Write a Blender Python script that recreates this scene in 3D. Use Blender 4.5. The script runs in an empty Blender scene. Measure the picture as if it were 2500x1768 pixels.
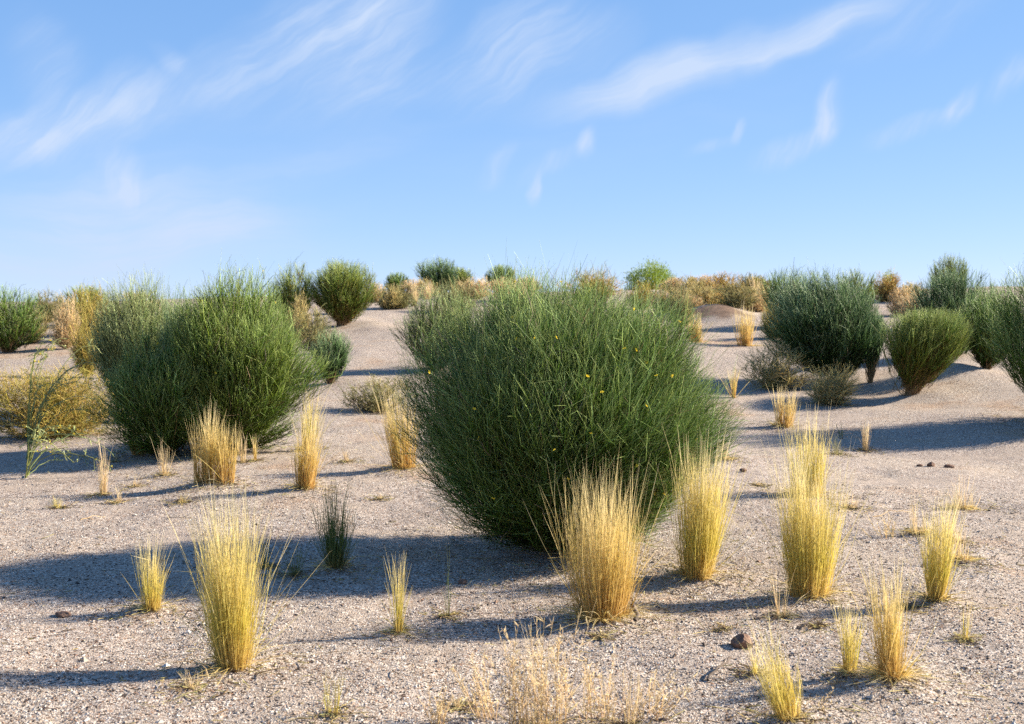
import bpy, math
import numpy as np
from mathutils import Vector

# ------------------------------------------------------------------ camera, sky, sun, exposure
S = bpy.context.scene
F_PX = 3117.0            # focal length in pixels of the 2500 px wide photograph
K = 2500.0 / 2296.0      # working pixels (2296 wide) -> photograph pixels
CAM_H = 1.5
HORIZON = 735.0
PITCH = math.atan((884.0 - HORIZON) / F_PX)

cam_d = bpy.data.cameras.new('camera')
cam = bpy.data.objects.new('camera', cam_d)
S.collection.objects.link(cam)
cam.location = (0, 0, CAM_H)
cam.rotation_euler = (math.pi / 2 - PITCH, 0, 0)
cam_d.sensor_width = 36.0
cam_d.lens = F_PX / 2500.0 * 36.0
cam_d.clip_start = 0.05
cam_d.clip_end = 9000
cam_d.dof.use_dof = True
cam_d.dof.focus_distance = 7.2
cam_d.dof.aperture_fstop = 5.0
S.camera = cam

SUN_EL = math.radians(27.5)
SUN_AZ = math.radians(75.5)      # clockwise from +Y
SUN = Vector((math.sin(SUN_AZ) * math.cos(SUN_EL), math.cos(SUN_AZ) * math.cos(SUN_EL), math.sin(SUN_EL)))
sun_d = bpy.data.lights.new('sun', 'SUN')
sun_d.energy = 5.0
sun_d.angle = math.radians(0.5)
sun_d.color = (1.0, 0.89, 0.73)
sun = bpy.data.objects.new('sun', sun_d)
sun.rotation_euler = SUN.to_track_quat('Z', 'Y').to_euler()
sun.location = SUN * 60
S.collection.objects.link(sun)

S.view_settings.view_transform = 'Standard'
S.view_settings.look = 'None'
S.view_settings.exposure = 1.6
S.view_settings.gamma = 1.0
S.render.engine = 'CYCLES'
S.cycles.use_denoising = False
S.cycles.max_bounces = 8
S.cycles.diffuse_bounces = 4
S.cycles.transmission_bounces = 4

world = bpy.data.worlds.new('World')
S.world = world
world.use_nodes = True


def build_world():
    nt = world.node_tree
    nt.nodes.clear()
    N, L = nt.nodes.new, nt.links.new

    def math_n(op, a, b=None, c=None, clamp=False):
        n = N('ShaderNodeMath'); n.operation = op; n.use_clamp = clamp
        for i, v in enumerate((a, b, c)):
            if v is None: continue
            if isinstance(v, (int, float)): n.inputs[i].default_value = v
            else: L(v, n.inputs[i])
        return n.outputs[0]

    out = N('ShaderNodeOutputWorld')
    bg = N('ShaderNodeBackground')
    bg.inputs['Strength'].default_value = 0.05
    L(bg.outputs[0], out.inputs[0])
    sky = N('ShaderNodeTexSky')
    sky.sky_type = 'NISHITA'
    sky.sun_disc = False
    sky.sun_elevation = SUN_EL
    sky.sun_rotation = SUN_AZ
    sky.altitude = 300
    sky.air_density = 0.5
    sky.dust_density = 0.0
    sky.ozone_density = 2.0
    # clear dry air: the response of each channel is graded a little
    spl = N('ShaderNodeSeparateColor'); L(sky.outputs[0], spl.inputs[0])
    cmb = N('ShaderNodeCombineColor')
    for ch, (pw, gain) in enumerate(((0.60, 1.56), (0.43, 2.40), (0.30, 4.05))):
        L(math_n('MULTIPLY', math_n('POWER', spl.outputs[ch], pw), gain), cmb.inputs[ch])

    tc = N('ShaderNodeTexCoord')
    sep = N('ShaderNodeSeparateXYZ'); L(tc.outputs['Generated'], sep.inputs[0])
    yy = math_n('MAXIMUM', sep.outputs['Y'], 0.05)
    u = math_n('DIVIDE', sep.outputs['X'], yy)
    v = math_n('DIVIDE', sep.outputs['Z'], yy)
    com = N('ShaderNodeCombineXYZ'); L(u, com.inputs[0]); L(v, com.inputs[1])
    P0 = com.outputs[0]
    # two scales of warp make the edges fray
    P = P0
    for sc, amt, det in ((9.0, 0.045, 3.0), (34.0, 0.010, 4.0)):
        nz = N('ShaderNodeTexNoise'); nz.inputs['Scale'].default_value = sc; nz.inputs['Detail'].default_value = det
        L(P0, nz.inputs['Vector'])
        sub = N('ShaderNodeVectorMath'); sub.operation = 'SUBTRACT'
        L(nz.outputs['Color'], sub.inputs[0]); sub.inputs[1].default_value = (0.5, 0.5, 0.5)
        sc_ = N('ShaderNodeVectorMath'); sc_.operation = 'SCALE'
        L(sub.outputs[0], sc_.inputs[0]); sc_.inputs['Scale'].default_value = amt
        add = N('ShaderNodeVectorMath'); add.operation = 'ADD'
        L(P, add.inputs[0]); L(sc_.outputs[0], add.inputs[1])
        P = add.outputs[0]
    sep2 = N('ShaderNodeSeparateXYZ'); L(P, sep2.inputs[0])
    flat = N('ShaderNodeCombineXYZ'); L(sep2.outputs[0], flat.inputs[0]); L(sep2.outputs[1], flat.inputs[1])
    P = flat.outputs[0]

    def fibre(angle, along, across, lo, hi, det=6.0):
        mp = N('ShaderNodeMapping'); mp.vector_type = 'TEXTURE'
        L(P, mp.inputs['Vector'])
        mp.inputs['Rotation'].default_value = (0, 0, math.radians(angle))
        mp.inputs['Scale'].default_value = (along, across, 1)
        nz = N('ShaderNodeTexNoise'); nz.inputs['Scale'].default_value = 1.0
        nz.inputs['Detail'].default_value = det; nz.inputs['Roughness'].default_value = 0.62
        L(mp.outputs[0], nz.inputs['Vector'])
        mr = N('ShaderNodeMapRange'); mr.interpolation_type = 'SMOOTHSTEP'
        mr.inputs['From Min'].default_value = lo; mr.inputs['From Max'].default_value = hi
        L(nz.outputs[0], mr.inputs['Value'])
        return mr.outputs[0]

    fib_a = fibre(36, 0.11, 0.016, 0.34, 0.74, 9.0)
    fib_b = fibre(66, 0.05, 0.010, 0.34, 0.70, 8.0)
    fib_c = fibre(4, 0.20, 0.03, 0.35, 0.75)

    def blobs(rows):
        tot = None
        for (px, py, ang, ln, wd, amp) in rows:
            mp = N('ShaderNodeMapping'); mp.vector_type = 'TEXTURE'
            L(P, mp.inputs['Vector'])
            mp.inputs['Location'].default_value = ((px - 1148) * K / F_PX, (HORIZON / K - py) * K / F_PX, 0)
            mp.inputs['Rotation'].default_value = (0, 0, math.radians(ang))
            mp.inputs['Scale'].default_value = (ln * 1.12 * K / F_PX, wd * 1.35 * K / F_PX, 1)
            ln_ = N('ShaderNodeVectorMath'); ln_.operation = 'LENGTH'
            L(mp.outputs[0], ln_.inputs[0])
            mr = N('ShaderNodeMapRange'); mr.interpolation_type = 'SMOOTHERSTEP'
            mr.inputs['From Min'].default_value = 1.0; mr.inputs['From Max'].default_value = 0.0
            mr.inputs['To Min'].default_value = 0.0; mr.inputs['To Max'].default_value = amp
            L(ln_.outputs['Value'], mr.inputs['Value'])
            tot = mr.outputs[0] if tot is None else math_n('ADD', tot, mr.outputs[0])
        return tot

    ga = blobs([  # long diagonal cirrus
        
        (1160, 120, 36, 250, 120, 1.0), (1350, 95, 36, 140, 60, 0.5), (790, 125, 30, 280, 140, 1.0),
        (520, 190, 25, 160, 95, 0.8), (330, 235, 12, 160, 85, 0.85), (160, 285, 10, 190, 85, 1.25),
        (120, 130, 30, 110, 130, 0.5), (420, 150, -45, 80, 34, 0.55), (900, 215, 20, 250, 60, 0.4),
        (640, 60, 35, 170, 80, 0.5), (2050, 60, 22, 260, 70, 0.35), (900, -40, 30, 500, 90, 0.7), (0, 320, 10, 220, 70, 0.8)])
    gb = blobs([  # small upright hooks
        (1862, 262, 68, 95, 36, 1.1), (1780, 325, 26, 150, 36, 0.7), (1648, 305, 66, 44, 16, 0.9), (1590, 340, 22, 80, 18, 0.4),
        (1322, 325, 75, 48, 22, 0.8), (1250, 372, 30, 120, 26, 0.4), (1202, 432, 78, 42, 14, 1.0), (1110, 380, 40, 80, 26, 0.5),
        (2140, 250, 52, 85, 32, 0.9), (2030, 300, 20, 140, 30, 0.5), (270, 395, -60, 90, 50, 0.7), (2260, 190, 50, 90, 40, 0.6)])
    gc = blobs([  # thin low veil on the left
        (250, 470, 6, 420, 100, 0.8), (520, 500, 4, 260, 60, 0.8), (150, 590, 0, 480, 90, 1.1), (450, 560, 3, 420, 60, 0.6),
        (760, 350, 12, 380, 60, 0.25), (330, 430, 4, 760, 260, 0.28), (1400, 300, 14, 700, 120, 0.16)])
    gd = blobs([  # the long wisp that climbs to the right
        (1600, 135, 17, 520, 62, 1.1), (1430, 185, 22, 250, 62, 0.8), (1830, 66, 20, 300, 44, 0.9)])
    fib_d = fibre(18, 0.16, 0.018, 0.30, 0.72, 8.0)
    d_ = math_n('MULTIPLY', gd, math_n('MULTIPLY_ADD', fib_d, 0.5, 0.5))
    a = math_n('MULTIPLY', ga, math_n('MULTIPLY_ADD', fib_a, 0.66, 0.30))
    b = math_n('MULTIPLY', gb, math_n('MULTIPLY_ADD', fib_b, 0.6, 0.4))
    c = math_n('MULTIPLY', gc, math_n('MULTIPLY_ADD', fib_c, 0.6, 0.4))
    dens = math_n('MULTIPLY', math_n('ADD', math_n('ADD', math_n('ADD', a, d_), b), c), 0.85, clamp=True)
    dens = math_n('MULTIPLY', dens, 0.92)
    # only in front, where the direction plane is defined
    dens = math_n('MULTIPLY', dens, math_n('GREATER_THAN', sep.outputs['Y'], 0.06))
    mix = N('ShaderNodeMix'); mix.data_type = 'RGBA'
    L(dens, mix.inputs['Factor']); L(cmb.outputs[0], mix.inputs['A'])
    mix.inputs['B'].default_value = (4.2, 5.05, 6.55, 1)
    L(mix.outputs['Result'], bg.inputs['Color'])


build_world()

# ------------------------------------------------------------------ helpers
def hash2(ix, iy, seed):
    n = (ix.astype(np.int64) * 374761393 + iy.astype(np.int64) * 668265263 + seed * 1442695041) & 0xFFFFFFFF
    n = ((n ^ (n >> 13)) * 1274126177) & 0xFFFFFFFF
    n = n ^ (n >> 16)
    return (n & 0xFFFF) / 65535.0


def vnoise(x, y, seed=0):
    x = np.asarray(x, float); y = np.asarray(y, float)
    ix = np.floor(x); iy = np.floor(y)
    fx = x - ix; fy = y - iy
    fx = fx * fx * (3 - 2 * fx); fy = fy * fy * (3 - 2 * fy)
    a = hash2(ix, iy, seed); b = hash2(ix + 1, iy, seed)
    c = hash2(ix, iy + 1, seed); d = hash2(ix + 1, iy + 1, seed)
    return (a * (1 - fx) + b * fx) * (1 - fy) + (c * (1 - fx) + d * fx) * fy - 0.5


def sstep(a, b, x):
    t = np.clip((x - a) / (b - a), 0, 1)
    return t * t * (3 - 2 * t)


BUMPS = []      # (x, y, rx, ry, h): hummocks of sand caught round plants


def height(x, y):
    x = np.asarray(x, float); y = np.asarray(y, float)
    crest = 1.74 + np.clip(x / 18.0, -1, 1) * np.where(x < 0, 0.36, 0.18)
    yy = y + 1.5 * vnoise(x / 9, y / 30, 5)
    z = crest * sstep(9.0, 44.0, yy)
    z = z - (crest + 2.0) * sstep(46.0, 110.0, yy)
    far = sstep(3, 14, y)
    z = z + far * (0.22 * vnoise(x / 4.2, y / 5.5, 1) + 0.10 * vnoise(x / 1.7, y / 2.2, 2)) * (1 - 0.5 * sstep(40, 60, y))
    z = z + 0.045 * vnoise(x / 0.8, y / 0.8, 3) + 0.016 * vnoise(x / 0.27, y / 0.27, 4)
    near = 1 - sstep(10, 18, y)
    z = z + near * (0.010 * vnoise(x / 0.09, y / 0.09, 6) + 0.006 * vnoise(x / 0.04, y / 0.04, 7))
    for (bx, by, rx, ry, h) in BUMPS:
        q = ((x - bx) / rx) ** 2 + ((y - by) / ry) ** 2
        z = z + h * np.exp(-q)
    return z


cp, sp = math.cos(PITCH), math.sin(PITCH)


def ray(px, py):
    dx = (px * K - 1250) / F_PX
    dz = -(py * K - 884) / F_PX
    return dx, cp + dz * sp, dz * cp - sp


def hit(px, py, fallback=43.0):
    """point of the ground seen at a picture position"""
    d = np.array(ray(px, py))
    t = np.concatenate([np.arange(2.5, 14, 0.01), np.arange(14, 60, 0.04)])
    X, Y, Z = d[0] * t, d[1] * t, CAM_H + d[2] * t
    below = np.nonzero(Z <= height(X, Y))[0]
    if len(below): i = below[0]
    else: i = int(np.argmin(np.abs(Y - fallback)))
    return np.array([X[i], Y[i], height(X[i], Y[i])])


def at_depth(px, depth):
    d = np.array(ray(px, 640))
    x = d[0] / d[1] * depth
    return np.array([x, depth, float(height(x, depth))])


def mpp(y):           # metres per working pixel at a depth
    return K * y / F_PX


def make_mesh(name, V, faces, mats, attrs=None, smooth=True, mat_idx=None):
    me = bpy.data.meshes.new(name)
    V = np.ascontiguousarray(V, dtype=np.float32)
    me.vertices.add(len(V)); me.vertices.foreach_set('co', V.ravel())
    li = np.concatenate([f.ravel() for f in faces]).astype(np.int32)
    lt = np.concatenate([np.full(len(f), f.shape[1]) for f in faces]).astype(np.int32)
    ls = np.concatenate([[0], np.cumsum(lt)[:-1]]).astype(np.int32)
    me.loops.add(len(li)); me.loops.foreach_set('vertex_index', li)
    me.polygons.add(len(lt)); me.polygons.foreach_set('loop_start', ls); me.polygons.foreach_set('loop_total', lt)
    me.polygons.foreach_set('use_smooth', np.full(len(lt), smooth))
    for m in mats: me.materials.append(m)
    if mat_idx is not None: me.polygons.foreach_set('material_index', mat_idx.astype(np.int32))
    for k, a in (attrs or {}).items():
        at = me.attributes.new(k, 'FLOAT', 'POINT')
        at.data.foreach_set('value', np.ascontiguousarray(a, dtype=np.float32))
    me.update(calc_edges=True)
    return me


def link(name, me, parent=None, loc=None, rz=0.0):
    o = bpy.data.objects.new(name, me)
    S.collection.objects.link(o)
    if parent is not None: o.parent = parent
    if loc is not None: o.location = loc
    if rz: o.rotation_euler[2] = rz
    return o


def tag(o, label, cat, group=None):
    o['label'] = label; o['category'] = cat
    if group: o['group'] = group
    return o


def thing(name, loc, label, cat, group=None, rz=0.0):
    o = link(name, None, None, loc, rz)
    return tag(o, label, cat, group)


def norm(a):
    return a / np.maximum(np.linalg.norm(a, axis=-1, keepdims=True), 1e-9)


class Strands:
    """collects tapering curved strands and turns them into one mesh"""
    def __init__(self):
        self.V, self.F, self.a = [], [], {'along': [], 'rand': [], 'tone': []}
        self.n = 0

    def add(self, P, R, rand, tone, sides=3, rng=None, along=None):
        n, s, _ = P.shape
        T = norm(np.gradient(P, axis=1))
        ref = norm(rng.normal(size=(n, 1, 3)))
        A = norm(np.cross(T, np.broadcast_to(ref, T.shape)))
        B = np.cross(T, A)
        if sides == 2:
            ring = np.stack([P + A * R[..., None], P - A * R[..., None]], axis=2)
        else:
            ring = []
            for k in range(sides):
                th = 2 * math.pi * k / sides
                ring.append(P + (A * math.cos(th) + B * math.sin(th)) * R[..., None])
            ring = np.stack(ring, axis=2)
        k = ring.shape[2]
        idx = np.arange(n * s * k).reshape(n, s, k) + self.n
        if k == 2:
            f = np.stack([idx[:, :-1, 0], idx[:, :-1, 1], idx[:, 1:, 1], idx[:, 1:, 0]], axis=-1).reshape(-1, 4)
        else:
            nx = np.roll(idx, -1, axis=2)
            f = np.stack([idx[:, :-1], nx[:, :-1], nx[:, 1:], idx[:, 1:]], axis=-1).reshape(-1, 4)
        self.V.append(ring.reshape(-1, 3)); self.F.append(f); self.n += n * s * k
        if along is None: along = np.broadcast_to(np.linspace(0, 1, s)[None, :], (n, s))
        self.a['along'].append(np.repeat(along.reshape(-1), k))
        self.a['rand'].append(np.repeat(np.asarray(rand, float), s * k))
        self.a['tone'].append(np.repeat(np.asarray(tone, float), s * k))

    def leaves(self, C, D, L, W, rand, tone, rng):
        """diamond shaped leaves, folded a little, at points C pointing along D"""
        n = len(C)
        D = norm(D)
        A = norm(np.cross(D, rng.normal(size=(n, 3))))
        U = np.cross(D, A)
        V = np.stack([C, C + D * L[:, None] * .5 + A * W[:, None] + U * W[:, None] * .4, C + D * L[:, None],
                      C + D * L[:, None] * .5 - A * W[:, None] + U * W[:, None] * .4], axis=1)
        idx = np.arange(n * 4).reshape(n, 4) + self.n
        self.V.append(V.reshape(-1, 3)); self.F.append(idx); self.n += n * 4
        self.a['along'].append(np.full(n * 4, .6)); self.a['rand'].append(np.repeat(rand, 4)); self.a['tone'].append(np.repeat(tone, 4))

    def build(self, name, mat, smooth=True):
        return make_mesh(name, np.concatenate(self.V), [np.concatenate(self.F)], [mat],
                         {k: np.concatenate(v) for k, v in self.a.items()}, smooth)


# ------------------------------------------------------------------ materials
def new_mat(name):
    m = bpy.data.materials.new(name); m.use_nodes = True
    m.node_tree.nodes.clear()
    return m, m.node_tree.nodes.new, m.node_tree.links.new


def ramp_node(N, stops, interp='LINEAR'):
    r = N('ShaderNodeValToRGB'); r.color_ramp.interpolation = interp
    e = r.color_ramp.elements
    while len(e) < len(stops): e.new(0.5)
    for el, (p, c) in zip(e, stops):
        el.position = p; el.color = (*c, 1)
    return r


def strand_mat(name, stops_a, stops_b, lo=0.3, hi=0.7, transl=0.25, rough=0.5, spec=0.3, tone=(0.50, 0.84)):
    """strand colour runs along its length; single strands range between two such ramps"""
    m, N, L = new_mat(name)
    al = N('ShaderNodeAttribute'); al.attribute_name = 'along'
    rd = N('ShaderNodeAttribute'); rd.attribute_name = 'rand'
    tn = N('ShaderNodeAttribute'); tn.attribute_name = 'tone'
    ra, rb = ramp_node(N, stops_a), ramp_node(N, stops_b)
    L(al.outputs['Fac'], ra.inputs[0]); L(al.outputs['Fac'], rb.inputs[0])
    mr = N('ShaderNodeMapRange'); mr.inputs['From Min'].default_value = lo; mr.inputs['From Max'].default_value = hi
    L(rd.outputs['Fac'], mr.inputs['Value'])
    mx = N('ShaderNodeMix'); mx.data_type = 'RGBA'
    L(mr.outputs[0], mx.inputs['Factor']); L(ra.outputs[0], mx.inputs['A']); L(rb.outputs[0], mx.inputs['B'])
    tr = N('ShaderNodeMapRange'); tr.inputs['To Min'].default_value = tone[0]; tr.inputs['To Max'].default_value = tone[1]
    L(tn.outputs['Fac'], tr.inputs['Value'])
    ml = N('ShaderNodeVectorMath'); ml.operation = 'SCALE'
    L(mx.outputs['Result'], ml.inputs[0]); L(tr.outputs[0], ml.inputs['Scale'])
    bs = N('ShaderNodeBsdfPrincipled')
    bs.inputs['Roughness'].default_value = rough
    bs.inputs['Specular IOR Level'].default_value = spec
    L(ml.outputs[0], bs.inputs['Base Color'])
    out = N('ShaderNodeOutputMaterial')
    if transl > 0:
        tl = N('ShaderNodeBsdfTranslucent'); L(ml.outputs[0], tl.inputs[0])
        ms = N('ShaderNodeMixShader'); ms.inputs[0].default_value = transl
        L(bs.outputs[0], ms.inputs[1]); L(tl.outputs[0], ms.inputs[2]); L(ms.outputs[0], out.inputs[0])
    else:
        L(bs.outputs[0], out.inputs[0])
    return m


GT = (0.36, 1.12)  # broom ramps: darker old wood, plus crown shade and lit tips painted in
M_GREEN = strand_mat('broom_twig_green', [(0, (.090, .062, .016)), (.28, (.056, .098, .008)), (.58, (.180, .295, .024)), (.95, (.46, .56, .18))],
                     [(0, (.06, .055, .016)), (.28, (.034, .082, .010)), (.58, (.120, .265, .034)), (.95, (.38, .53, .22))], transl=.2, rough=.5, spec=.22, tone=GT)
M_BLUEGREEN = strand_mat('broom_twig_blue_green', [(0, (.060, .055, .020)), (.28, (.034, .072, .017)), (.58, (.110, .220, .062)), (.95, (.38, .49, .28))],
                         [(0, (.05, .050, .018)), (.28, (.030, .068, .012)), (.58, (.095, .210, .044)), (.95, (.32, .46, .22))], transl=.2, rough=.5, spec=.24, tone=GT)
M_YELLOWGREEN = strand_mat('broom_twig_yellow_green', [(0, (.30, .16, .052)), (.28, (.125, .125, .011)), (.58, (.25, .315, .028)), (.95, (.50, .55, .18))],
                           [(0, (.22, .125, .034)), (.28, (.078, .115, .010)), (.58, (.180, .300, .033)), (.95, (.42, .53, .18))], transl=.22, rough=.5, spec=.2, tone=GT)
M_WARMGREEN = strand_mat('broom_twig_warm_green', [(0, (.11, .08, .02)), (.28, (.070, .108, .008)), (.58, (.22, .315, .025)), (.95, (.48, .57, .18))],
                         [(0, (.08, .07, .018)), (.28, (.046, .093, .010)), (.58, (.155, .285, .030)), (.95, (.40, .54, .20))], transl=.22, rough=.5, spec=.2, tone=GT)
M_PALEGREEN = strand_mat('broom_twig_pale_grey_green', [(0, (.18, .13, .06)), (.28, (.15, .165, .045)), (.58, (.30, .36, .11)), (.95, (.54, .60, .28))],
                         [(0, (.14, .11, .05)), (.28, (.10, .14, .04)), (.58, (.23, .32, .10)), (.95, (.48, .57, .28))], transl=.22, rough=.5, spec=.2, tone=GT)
M_WIRY = strand_mat('wiry_green_branch', [(0, (.42, .44, .13)), (1, (.60, .62, .24))], [(0, (.36, .44, .13)), (1, (.50, .58, .26))], transl=.2, rough=.45, spec=.35)
M_WOOD = strand_mat('woody_stem_bark', [(0, (.36, .22, .11)), (1, (.22, .17, .07))], [(0, (.46, .29, .15)), (1, (.30, .22, .10))], transl=0, rough=.8, spec=.2)
M_STRAW = strand_mat('golden_straw', [(0, (.62, .36, .12)), (.3, (.76, .55, .20)), (1, (.92, .79, .48))],
                     [(0, (.52, .33, .09)), (.35, (.62, .48, .13)), (1, (.84, .70, .36))], transl=.42, rough=.55, spec=.2, tone=(.74, 1.04))
M_LIME = strand_mat('yellow_green_straw', [(0, (.72, .50, .17)), (.25, (.70, .56, .14)), (.55, (.80, .65, .27)), (1, (.93, .81, .52))],
                    [(0, (.58, .44, .11)), (.25, (.46, .45, .05)), (.6, (.62, .55, .13)), (1, (.86, .74, .42))], lo=.42, hi=1.05, transl=.42, rough=.55, spec=.2, tone=(.74, 1.04))
M_GREENGRASS = strand_mat('green_grass_blade', [(0, (.30, .24, .08)), (.3, (.19, .23, .05)), (1, (.30, .29, .10))],
                          [(0, (.22, .20, .06)), (.3, (.12, .19, .045)), (1, (.22, .24, .08))], transl=.25, rough=.5, spec=.3)
M_PALE = strand_mat('bleached_dry_stalk', [(0, (.66, .46, .25)), (1, (.93, .76, .50))], [(0, (.58, .44, .21)), (1, (.84, .70, .42))], transl=.45, rough=.6, spec=.2, tone=(.80, 1.06))
M_TAN = strand_mat('dry_shrub_twig', [(0, (.40, .30, .14)), (.4, (.70, .56, .25)), (1, (.88, .75, .40))],
                   [(0, (.32, .26, .11)), (.4, (.52, .47, .19)), (1, (.72, .66, .30))], transl=.42, rough=.7, spec=.2, tone=(.64, 1.02))
M_OLIVE = strand_mat('olive_shrub_twig', [(0, (.30, .22, .10)), (.4, (.44, .38, .16)), (1, (.66, .58, .28))],
                     [(0, (.22, .18, .09)), (.4, (.30, .31, .12)), (1, (.48, .49, .22))], transl=.42, rough=.65, spec=.2, tone=(.6, 1.0))
M_RUST = strand_mat('orange_dry_shrub_twig', [(0, (.46, .27, .10)), (.4, (.74, .48, .17)), (1, (.90, .66, .28))],
                    [(0, (.36, .25, .08)), (.4, (.56, .43, .12)), (1, (.72, .62, .20))], transl=.42, rough=.7, spec=.2, tone=(.6, 1.0))
M_STUB = strand_mat('brown_stubble', [(0, (.22, .14, .08)), (1, (.40, .28, .16))], [(0, (.16, .11, .07)), (1, (.30, .22, .13))], transl=.1, rough=.8, spec=.1)
M_YELLOWBUSH = strand_mat('yellow_shrub_twig', [(0, (.44, .28, .08)), (.5, (.72, .50, .12)), (1, (.90, .70, .20))],
                          [(0, (.30, .22, .06)), (.5, (.46, .43, .07)), (1, (.60, .58, .12))], transl=.25, rough=.6, spec=.25)
M_LEAF = strand_mat('fresh_green_leaf', [(0, (.42, .54, .06)), (1, (.50, .60, .09))], [(0, (.28, .42, .05)), (1, (.38, .52, .07))], transl=.3, rough=.45, spec=.4)
M_DEADTWIG = strand_mat('dead_grey_twig', [(0, (.30, .23, .16)), (1, (.52, .45, .36))], [(0, (.24, .16, .09)), (1, (.50, .36, .20))], transl=.1, rough=.8, spec=.15)
M_PETAL = strand_mat('yellow_petal', [(0, (.85, .56, .02)), (1, (.88, .64, .03))], [(0, (.80, .58, .03)), (1, (.88, .70, .06))], transl=.3, rough=.6, spec=.2, tone=(.85, 1.1))
M_DEADWOOD = strand_mat('grey_dead_wood', [(0, (.24, .20, .17)), (1, (.30, .25, .21))], [(0, (.16, .12, .09)), (1, (.22, .16, .12))], transl=0, rough=.9, spec=.1)

GRAINS = [(0.0, (.024, .019, .018)), (.10, (.076, .053, .042)), (.20, (.200, .116, .074)), (.28, (.265, .195, .144)),
          (.39, (.345, .290, .240)), (.57, (.42, .368, .316)), (.79, (.51, .466, .418))]


def ground_mat():
    m, N, L = new_mat('granite_gravel_ground')
    geo = N('ShaderNodeNewGeometry')
    out = N('ShaderNodeOutputMaterial'); bs = N('ShaderNodeBsdfPrincipled')
    bs.inputs['Roughness'].default_value = .9; bs.inputs['Specular IOR Level'].default_value = .2
    L(bs.outputs[0], out.inputs[0])
    cols = []
    dists = []
    for sc in (95.0, 210.0):
        vo = N('ShaderNodeTexVoronoi'); vo.inputs['Scale'].default_value = sc
        L(geo.outputs['Position'], vo.inputs['Vector'])
        sp_ = N('ShaderNodeSeparateColor'); L(vo.outputs['Color'], sp_.inputs[0])
        r = ramp_node(N, GRAINS, 'CONSTANT'); L(sp_.outputs[0], r.inputs[0])
        cols.append(r.outputs[0]); dists.append(vo.outputs['Distance'])
    nz = N('ShaderNodeTexNoise'); nz.inputs['Scale'].default_value = 30; nz.inputs['Detail'].default_value = 3
    L(geo.outputs['Position'], nz.inputs['Vector'])
    st = N('ShaderNodeMapRange'); st.inputs['From Min'].default_value = .46; st.inputs['From Max'].default_value = .54
    L(nz.outputs[0], st.inputs['Value'])
    mx = N('ShaderNodeMix'); mx.data_type = 'RGBA'
    L(st.outputs[0], mx.inputs['Factor']); L(cols[0], mx.inputs['A']); L(cols[1], mx.inputs['B'])
    # broad patches: paler sand, rusty sand
    pn = N('ShaderNodeTexNoise'); pn.inputs['Scale'].default_value = .9; pn.inputs['Detail'].default_value = 5
    L(geo.outputs['Position'], pn.inputs['Vector'])
    pr = ramp_node(N, [(.30, (.80, .76, .75)), (.45, (.98, .95, .94)), (.56, (1.04, 1.01, .97)), (.70, (1.0, .84, .70))]); L(pn.outputs[0], pr.inputs[0])
    m2 = N('ShaderNodeMix'); m2.data_type = 'RGBA'; m2.blend_type = 'MULTIPLY'; m2.inputs['Factor'].default_value = 1
    L(mx.outputs['Result'], m2.inputs['A']); L(pr.outputs[0], m2.inputs['B'])
    sn = N('ShaderNodeTexNoise'); sn.inputs['Scale'].default_value = 1.7; sn.inputs['Detail'].default_value = 6; sn.inputs['Roughness'].default_value = .65
    L(geo.outputs['Position'], sn.inputs['Vector'])
    sm = N('ShaderNodeMapRange'); sm.inputs['From Min'].default_value = .50; sm.inputs['From Max'].default_value = .64; sm.inputs['To Max'].default_value = .72
    L(sn.outputs[0], sm.inputs['Value'])
    sf = N('ShaderNodeTexNoise'); sf.inputs['Scale'].default_value = 420; L(geo.outputs['Position'], sf.inputs['Vector'])
    sr = ramp_node(N, [(.35, (.275, .212, .164)), (.65, (.435, .362, .296))]); L(sf.outputs[0], sr.inputs[0])
    m2b = N('ShaderNodeMix'); m2b.data_type = 'RGBA'
    L(sm.outputs[0], m2b.inputs['Factor']); L(m2.outputs['Result'], m2b.inputs['A']); L(sr.outputs[0], m2b.inputs['B'])
    m2 = m2b
    # bare brown earth where the bank has broken open
    ea = N('ShaderNodeAttribute'); ea.attribute_name = 'earth'
    en = N('ShaderNodeTexNoise'); en.inputs['Scale'].default_value = 6; en.inputs['Detail'].default_value = 6
    L(geo.outputs['Position'], en.inputs['Vector'])
    er = ramp_node(N, [(.3, (.11, .068, .045)), (.7, (.19, .125, .085))]); L(en.outputs[0], er.inputs[0])
    m3 = N('ShaderNodeMix'); m3.data_type = 'RGBA'
    L(ea.outputs['Fac'], m3.inputs['Factor']); L(m2.outputs['Result'], m3.inputs['A']); L(er.outputs[0], m3.inputs['B'])
    L(m3.outputs['Result'], bs.inputs['Base Color'])
    bp = N('ShaderNodeBump'); bp.inputs['Strength'].default_value = .9; bp.inputs['Distance'].default_value = .006
    inv = N('ShaderNodeMath'); inv.operation = 'MULTIPLY'; inv.inputs[1].default_value = -1.0
    mxd = N('ShaderNodeMix'); mxd.data_type = 'FLOAT'
    L(st.outputs[0], mxd.inputs['Factor']); L(dists[0], mxd.inputs['A']); L(dists[1], mxd.inputs['B'])
    L(mxd.outputs['Result'], inv.inputs[0]); L(inv.outputs[0], bp.inputs['Height'])
    L(bp.outputs[0], bs.inputs['Normal'])
    return m


def grain_mat():
    m, N, L = new_mat('granite_grain')
    rd = N('ShaderNodeAttribute'); rd.attribute_name = 'rand'
    r = ramp_node(N, GRAINS, 'CONSTANT'); L(rd.outputs['Fac'], r.inputs[0])
    bs = N('ShaderNodeBsdfPrincipled'); bs.inputs['Roughness'].default_value = .7; bs.inputs['Specular IOR Level'].default_value = .3
    L(r.outputs[0], bs.inputs['Base Color'])
    out = N('ShaderNodeOutputMaterial'); L(bs.outputs[0], out.inputs[0])
    return m


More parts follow.
